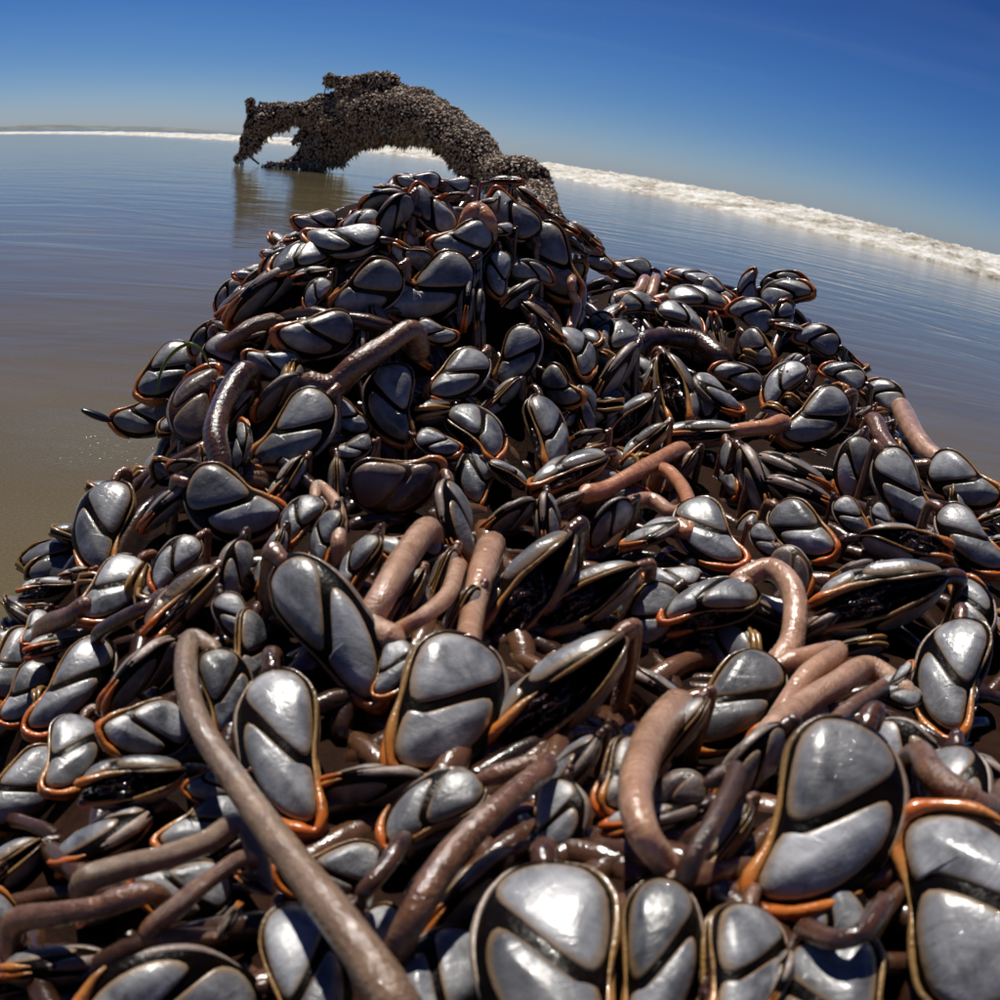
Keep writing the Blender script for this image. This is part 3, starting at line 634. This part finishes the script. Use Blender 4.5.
# stalks that lie in full view: owner shell (index by its centre) -> path in photo pixels with height off the wood, widths, skin
STALK_OF = {
 (180,602): ([(192,640,.016),(186,675,.026),(200,725,.032),(245,795,.034),(300,870,.034),(350,935,.030),(400,1010,.022)], 24, 62, 'stalk_grey'),
 (698,434): ([(734,431,.012),(750,429,.013),(768,427,.010),(784,424,.0)], 18, 20, 'stalk_orange'),
 (214,783): ([(243,826,.016),(205,843,.015),(165,857,.014),(120,869,.012),(84,884,.004)], 28, 32, 'stalk_grey'),
 (132,780): ([(150,893,.014),(100,907,.016),(60,914,.014),(14,924,.006)], 28, 32, 'stalk'),
 (256,885): ([(245,858,.014),(212,878,.016),(180,904,.014),(150,936,.004)], 20, 26, 'stalk'),
 (556,692): ([(545,764,.014),(502,804,.018),(452,854,.018),(418,908,.014),(398,950,.0)], 30, 36, 'stalk'),
 (732,704): ([(678,706,.012),(652,738,.022),(636,785,.026),(643,832,.022),(668,870,.004)], 44, 30, 'stalk_pale'),
 (710,604): ([(740,582,.010),(770,569,.018),(793,592,.020),(792,640,.012),(770,676,.0)], 30, 34, 'stalk_pale'),
 (880,596): ([(870,668,.012),(835,686,.018),(800,708,.016),(770,735,.006)], 28, 40, 'stalk_pale'),
 (853,572): ([(836,652,.016),(812,672,.020),(796,690,.016),(780,716,.004)], 26, 32, 'stalk_pale'),
 (644,444): ([(682,450,.014),(655,462,.018),(630,476,.018),(604,490,.006)], 20, 22, 'stalk_orange'),
 (652,533): ([(662,470,.012),(680,484,.018),(690,508,.016),(688,532,.004)], 18, 20, 'stalk_orange'),
 (610,524): ([(672,512,.012),(650,500,.016),(625,506,.014),(604,522,.002)], 18, 20, 'stalk_pale'),
 (358,566): ([(428,530,.014),(406,556,.018),(385,592,.016),(370,626,.0)], 34, 36, 'stalk_pale'),
 (456,524): ([(458,566,.014),(448,594,.018),(424,616,.016),(400,630,.0)], 22, 20, 'stalk_pale'),
 (528,587): ([(492,545,.008),(480,580,.012),(472,618,.004)], 34, 30, 'stalk_pale'),
 (432,290): ([(412,331,.018),(385,346,.020),(358,364,.018),(330,386,.004)], 30, 28, 'stalk'),
 (272,364): ([(246,372,.016),(226,398,.022),(215,432,.022),(220,470,.008)], 30, 26, 'stalk_dark'),
 (300,520): ([(318,486,.010),(334,500,.016),(340,520,.012),(338,545,.0)], 16, 18, 'stalk_pale'),
 (597,257): ([(581,262,.012),(573,276,.014),(572,292,.012),(577,306,.004)], 9, 11, 'stalk_pale'),
 (635,304): ([(645,280,.010),(638,292,.012),(622,298,.006)], 14, 16, 'stalk_pale'),
 (629,269): ([(656,278,.008),(652,292,.010),(650,302,.0)], 12, 13, 'stalk_pale'),
 (904,490): ([(873,421,.010),(882,438,.012),(894,452,.010),(906,466,.0)], 22, 18, 'stalk'),
 (964,483): ([(905,416,.012),(914,434,.014),(926,450,.012),(942,466,.0)], 26, 22, 'stalk_pale'),
 (897,697): ([(880,688,.012),(850,708,.016),(830,726,.010),(806,742,.0)], 20, 24, 'stalk'),
 (462,242): ([(470,218,.010),(478,212,.016),(486,222,.014),(488,236,.0)], 24, 24, 'stalk_orange'),
 (682,318): ([(640,344,.012),(668,338,.016),(698,342,.014),(720,358,.0)], 26, 28, 'stalk_dark'),
 (113,590): ([(88,606,.012),(70,616,.016),(50,624,.012),(40,634,.0)], 24, 22, 'stalk'),
 (62,645): ([(98,634,.014),(124,618,.020),(148,606,.018),(166,596,.0)], 16, 20, 'stalk_dark'),
 (738,972): ([(736,772,.010),(716,818,.016),(694,856,.014),(680,890,.0)], 24, 30, 'stalk_dark'),
 (828,818): ([(884,902,.010),(862,932,.016),(832,940,.012),(806,930,.0)], 26, 28, 'stalk_dark'),
 (967,908): ([(916,752,.012),(934,776,.016),(960,796,.012),(988,812,.0)], 30, 40, 'stalk'),
 (441,704): ([(404,840,.012),(386,866,.016),(366,890,.012),(356,905,.0)], 20, 24, 'stalk_dark'),
 (316,334): ([(252,326,.010),(236,338,.014),(218,350,.012),(206,360,.0)], 20, 20, 'stalk'),
}
WIDE = {(330,628): .72, (555,963): .98, (656,968): .72, (828,818): 1.05, (441,704): 1.05, (285,748): .92, (232,505): 1.15, (967,908): 1.05, (72,688): .8, (265,292): .7, (306,985): .8}
for a in SHELLS:
    u, v, L, ang, psi, g = a[:6]; st = STALK_OF.get((u, v))
    barnacle(u, v, L, ang, psi, g, brown=bool(a[6:] and a[6]), wide=WIDE.get((u, v)))
# stalks in full view: each is the neck of the nearest shell, or of a small head tucked among the others
used = set(); BASES = list(ALL)
for key, (path, w0, w1, skin) in STALK_OF.items():
    pts = []
    for (a, b, o) in path:
        dk = hit(a, b) or [r for r in ALL if (r['u'], r['v']) == key][0]['d']; pts.append(EYE+ray(a, b)*(dk-o))
    best = min(((r['base']-q).length, k, e) for k, r in enumerate(BASES) if k not in used for e, q in ((0, pts[0]), (1, pts[-1])))
    d0, d1 = (pts[0]-EYE).length, (pts[-1]-EYE).length; r0, r1 = w0*d0/FPX/2, w1*d1/FPX/2
    dive = lambda p, q, r: p+(p-q).normalized()*r*1.2+Vector((0, 0, -1))*(.008+r*1.6)+ray(500, 500)*.006
    if best[0] < .034:
        used.add(best[1]); rec = BASES[best[1]]; root = rec['o']
        if best[2]: pts.reverse(); r0, r1 = r1, r0
        pts = [rec['base']+rec['Z']*.1*rec['s']]+pts; pts.append(dive(pts[-1], pts[-2], r1))
        for ch in list(root.children):
            if ch.name.startswith('stalk'): bpy.data.objects.remove(ch)
        Vv, Ff = make_stalk(pts, r0, r1, root.matrix_world.copy()); link('stalk', mesh('stalk', Vv, Ff, M[skin]), root)
    else:
        (a, b, o), (a2, b2, o2) = path[:2]; ang = math.degrees(math.atan2(-(b-b2), a-a2))
        nu, nv = a+math.cos(math.radians(ang))*w0*1.0, b-math.sin(math.radians(ang))*w0*1.0
        pts.append(dive(pts[-1], pts[-2], r1))
        barnacle(nu, nv, w0*2.3, ang, random.choice((-70, -85, -100)), 0, at_d=d0+.010, stalk=(pts, r0, r1), smat=skin); ALL[-1]['neck'] = True

# fill the gaps that are left with half-buried shells
tries = 0; nfill = 0
while tries < 6000 and len(ALL) < 285:
    tries += 1; u, v = random.uniform(0, 1000), random.uniform(185, 1000)
    if hit(u, v) is None or hit(u, v) > 1.1 or hit(u, v-30) is None or hit(u, v-30) > hit(u, v)+.12: continue
    if any(math.hypot(u-r['u'], v-r['v']) < .40*r['L']+9 for r in ALL): continue
    if v > 640 and random.random() < .85: continue
    d = hit(u, v); L = random.uniform(.026, .036)*FPX/d
    barnacle(u, v, L, random.choice((random.uniform(180, 260), random.uniform(-110, -20))), random.choice((0, 180, 200, -60, 70, -80, 110, -100, 90)), random.choice((0, 0, 1, 1)), brown=random.random() < .12, prouder=-.013)
    ALL[-1]['fill'] = True
print('BARNACLES', len(ALL))

# the rest of the colony, uncountable: necks matted over the wood and shells on the far sides and in the depths
def merge(parts):
    V = []; Fc = []; n = 0
    for v, f in parts: Fc += [tuple(i+n for i in q) for q in f]; V += list(v); n += len(v)
    return V, Fc
mats = []
for k in range(1500):
    x, y = random.uniform(-.32, .46), random.uniform(-.10, 1.15); h = hgt(x, y)
    if h < .0: continue
    n = nrm(x, y); t = n.orthogonal(); t.rotate(Matrix.Rotation(random.uniform(0, 6.28), 3, n)); b = n.cross(t); p = Vector((x, y, h-SINK-.006))
    ln_ = random.uniform(.03, .06); c = random.uniform(-.02, .02)
    path = [p-n*.008, p+t*ln_*.3+n*.003, p+t*ln_*.7+b*c+n*.004, p+t*ln_+b*c*1.6-n*.008]
    if any(hgt(q.x, q.y) < q.z-.004 for q in path): continue
    S = catmull([tuple(q) for q in path], 12); mats.append(tube(S, random.uniform(.003, .0048)*(1+.08*np.sin(np.arange(12)*2.2)), 7))
tag(link('stalk_mat', mesh('stalk_mat', *merge(mats), M['carpet'])), 'mat of dark brown barnacle stalks between the shells on the near log', 'barnacle stalks', kind='stuff')
fl = []
while len(fl) < 130:
    u, v = random.gauss(560, 130), random.uniform(430, 900); d = hit(u, v)
    if not d: continue
    p = EYE+ray(u, v)*d; n = nrm(p.x, p.y); t = n.orthogonal(); t.rotate(Matrix.Rotation(random.uniform(0, 6.28), 3, n)); b = n.cross(t); p = p-n*(SINK+.006)
    ln_ = random.uniform(.03, .055); c = random.uniform(-.02, .02); ph = random.random()*6; m = 26
    S = catmull([tuple(q) for q in (p-n*.008, p+t*ln_*.3+n*.006, p+t*ln_*.7+b*c+n*.007, p+t*ln_+b*c*1.6-n*.008)], m)
    fl.append(tube(S, random.uniform(.0038, .0062)*(1+.03*np.sin(np.arange(m)*1.9+ph)+.08*np.sin(np.arange(m)*.4+ph)), 9))
tag(link('flesh_stalk_mat', mesh('flesh_stalk_mat', *merge(fl), M['flesh'])), 'tangle of warm brown fleshy stalks showing between the central shells', 'barnacle stalks', kind='stuff')
def hit_px(x, y, h):                                    # is this spot of wood in the photographer's view?
    p = Vector((x, y, h)); L_ = (p-EYE).length
    for k in range(1, 20):
        q = EYE.lerp(p, k/20.5)
        if q.z < hgt(q.x, q.y)-.004: return False
    return True
def low_kit(seed, gape):
    fm = Form(seed*7+3, gape); L = []; v, f = geo_mantle(fm, 18, (0, .55, .88, 1.0)); L.append((v, f, 0, None, None))
    for s in (1, -1):
        for pl, um in ((SCU, UMS), (TER, UMT)):
            v, f, r_, uv = geo_plate(fm, pl, s, um, None, 14, (0, .6, .92, 1.0)); L.append((v, f, 1, r_, uv))
        v, f = geo_lip(fm, s, 10, 4); L.append((v, f, 2, None, None))
    v, f, r_, uv = geo_carina(fm, 8, 6); L.append((v, f, 3, r_, uv)); return L
lows = [low_kit(s, g) for s in range(3) for g in (0, 1)]
V = []; Fc = []; rim = []; uvs = []; mi = []
cnt = 0
hidden = flank = 0
while cnt < 430 or hidden < 420 or flank < 260:
    x, y = random.uniform(-.34, .50), random.uniform(-.14, 1.22); h = hgt(x, y)
    if h < .015: continue
    back = y < .11                                      # behind the photographer's feet: nothing covers these, so they stand proud
    steep = not back and nrm(x, y).z < .62 and flank < 260 and (hit_px(x, y, h) is False)
    if back: hidden += 1
    elif steep: flank += 1
    elif cnt >= 430 or (y < .36 and random.random() < .93): continue
    else: cnt += 1
    n = nrm(x, y); p = Vector((x, y, h-SINK-(.002 if back else .004 if steep else .012))); s = random.uniform(.030, .046) if back or steep else random.uniform(.024, .038)
    Z = (n*random.uniform(.1, .7)+Vector((random.uniform(-1, 1), random.uniform(-1.2, .6), random.uniform(-.6, .2)))).normalized(); X = Z.orthogonal(); X.rotate(Matrix.Rotation(random.uniform(0, 6.28), 3, Z)); Y = Z.cross(X)
    A = np.array([X, Y, Z])*s
    for v, f, m_i, r_, uv in random.choice(lows):
        n0 = len(V); W = np.array(v, float) @ A+np.array(p); V += W.tolist(); Fc += [tuple(i+n0 for i in q) for q in f]; mi += [m_i]*len(f)
        rim += list(r_) if r_ else [0]*len(v); uvs += list(uv) if uv else [(0, 0)]*len(v)
ms = plate_mesh('small_barnacles', (V, Fc, rim, uvs), M['mantle'])
for k in ('plate', 'lip', 'carina'): ms.materials.append(M[k])
ms.polygons.foreach_set('material_index', mi)
tag(link('small_barnacles', ms), 'dense layer of smaller grey barnacles half buried beneath the large ones', 'barnacles', kind='stuff')

# ------------------------------------------------------------------ seaweed caught on the left flank
m_, nd, ln, P = material('green_seaweed'); tcx = nd.new('ShaderNodeTexCoord'); nn = noise_n(nd, ln, tcx.outputs['Object'], 60, 3, .6)
rr_ = ramp(nd, [(.3, (.10, .20, .012)), (.7, (.22, .36, .04))]); ln.new(nn.outputs[0], rr_.inputs[0]); ln.new(rr_.outputs[0], P.inputs['Base Color']); P.inputs['Roughness'].default_value = .3
M['weed'] = m_
m_, nd, ln, P = material('black_pod_skin'); P.inputs['Base Color'].default_value = (.008, .009, .008, 1); P.inputs['Roughness'].default_value = .25; M['pod'] = m_
def blade(name, px, off, w, mat, label, cat, flat=.25):
    pts = []
    for k, (a, b) in enumerate(px):
        dk = hit(a, b) or .56; pts.append(tuple(EYE+ray(a, b)*(min(dk, .62)-off)))
    n = 26; S = catmull(pts, n); t = np.linspace(0, 1, n); V_, F_ = tube(S, w*np.sin(np.pi*np.clip(.08+t*.86, 0, 1))**.6, 8, flat); c = Vector(tuple(S[0]))
    o = link(name, mesh(name, [Vector(tuple(q))-c for q in V_], F_, mat)); o.location = c; return tag(o, label, cat)
blade('seaweed', [(157, 394), (161, 372), (172, 354), (188, 344), (201, 350), (210, 367)], .042, .0026, M['weed'], 'thin bright green seaweed blade arching over a shell on the left flank', 'seaweed')
blade('black_pod', [(82, 410), (92, 414), (103, 418), (111, 421)], .012, .0034, M['pod'], 'small black pod sticking out over the sand at the left edge', 'pod', .7)

# ------------------------------------------------------------------ labels: look first, then where on the log
NAMED = {
 (828,818): 'large grey barnacle with broad plates and orange tip, lower right foreground',
 (967,908): 'very large barnacle at the right edge, tip up, yellow-lipped opening on its left',
 (555,963): 'largest foreground barnacle at bottom centre, tip cut off by the frame',
 (656,968): 'narrow tall barnacle right beside the largest one at bottom centre',
 (441,704): 'big closed barnacle with rounded triangular plate, left of the widest gaping shell',
 (556,692): 'widest gaping barnacle with dark inside, centre foreground',
 (528,587): 'long gaping barnacle leaning down left, just above the widest gaping shell',
 (588,597): 'gaping barnacle directly right of the long gaping one near the centre',
 (330,628): 'big slanting barnacle with a pale back ridge, left of centre',
 (285,748): 'big upright barnacle touching the right side of the long grey stalk',
 (180,602): 'brown half-open barnacle just above the upper end of the long grey stalk',
 (232,505): 'big broad barnacle with orange tip pointing right, on the left side',
 (880,596): 'longest gaping barnacle on the right side, orange tip pointing left',
 (904,546): 'open barnacle with brown inside and yellow lips, just above the longest gaping one',
 (103,527): 'grey barnacle hanging tip down at the left outline above the sand',
 (144,417): 'barnacle beside the black pod, orange tip pointing left over the sand',
 (166,371): 'grey barnacle under the arching green seaweed blade',
 (194,403): 'dark brown upright barnacle just right of the arching green seaweed blade',
 (952,677): 'big barnacle with wavy yellow lip at the right edge, above the very large one',
 (165,1000): 'very large barnacle lying sideways at the bottom left corner',
 (306,985): 'tall barnacle partly under the long grey stalk at the bottom edge',
 (132,780): 'gaping barnacle lying flat left of the long grey stalk',
}
ORD = ['first', 'second', 'third', 'fourth', 'fifth', 'sixth', 'seventh', 'eighth', 'ninth', 'tenth', 'eleventh', 'twelfth']
def zone(u, v):
    if v < 235 and u < 545: return 'on the crest'
    if v < 345 and u < 350: return 'on the upper left slope'
    if v < 345 and u < 560: return 'below the crest'
    if v < 330 and u < 665: return 'right of the crest'
    if v < 400 and u >= 665: return 'on the right ridge'
    if u < 140 and v < 640: return 'at the left outline'
    if v < 470: return 'in the upper middle left' if u < 330 else 'in the upper middle' if u < 600 else 'below the right ridge' if u < 830 else 'at the right outline'
    if v < 640: return 'left of the pale stalks' if u < 370 else 'among the central pale stalks' if u < 600 else 'beside the pinkish stalks' if u < 780 else 'on the right side'
    if v < 850: return 'at the lower left' if u < 250 else 'in the centre foreground' if u < 600 else 'in the right foreground'
    return 'at the bottom left' if u < 400 else 'at the bottom centre' if u < 720 else 'at the bottom right'
def size_word(s): return 'tiny' if s < .024 else 'small' if s < .034 else 'medium' if s < .046 else 'large'
DIRS = ['right', 'up right', 'up', 'up left', 'left', 'down left', 'down', 'down right']
groups = {}
for r in ALL:
    r['o']['category'] = 'barnacle'; r['o']['group'] = 'gooseneck barnacles on the near log'
    nm = NAMED.get((r['u'], r['v']))
    if nm: r['o']['label'] = nm; continue
    col = 'brown' if r['brown'] else 'grey'; st = ('closed', 'half-open', 'gaping')[r['g']]; dr = DIRS[int(((r['ang']+22.5) % 360)//45)]
    back = ' back-on' if 235 < r['psi'] < 305 else ''
    base = f"{size_word(r['s'])} {st} {col} barnacle{back}, tip {dr}, {zone(r['u'], r['v'])}"
    groups.setdefault(base, []).append(r)
for base, rs in groups.items():
    if len(rs) == 1: rs[0]['o']['label'] = base; continue
    horiz = max(r['u'] for r in rs)-min(r['u'] for r in rs) >= max(r['v'] for r in rs)-min(r['v'] for r in rs)
    rs.sort(key=lambda r: r['u' if horiz else 'v'])
    for k, r in enumerate(rs): r['o']['label'] = f"{base}, {ORD[k]} from {'left' if horiz else 'top'}"
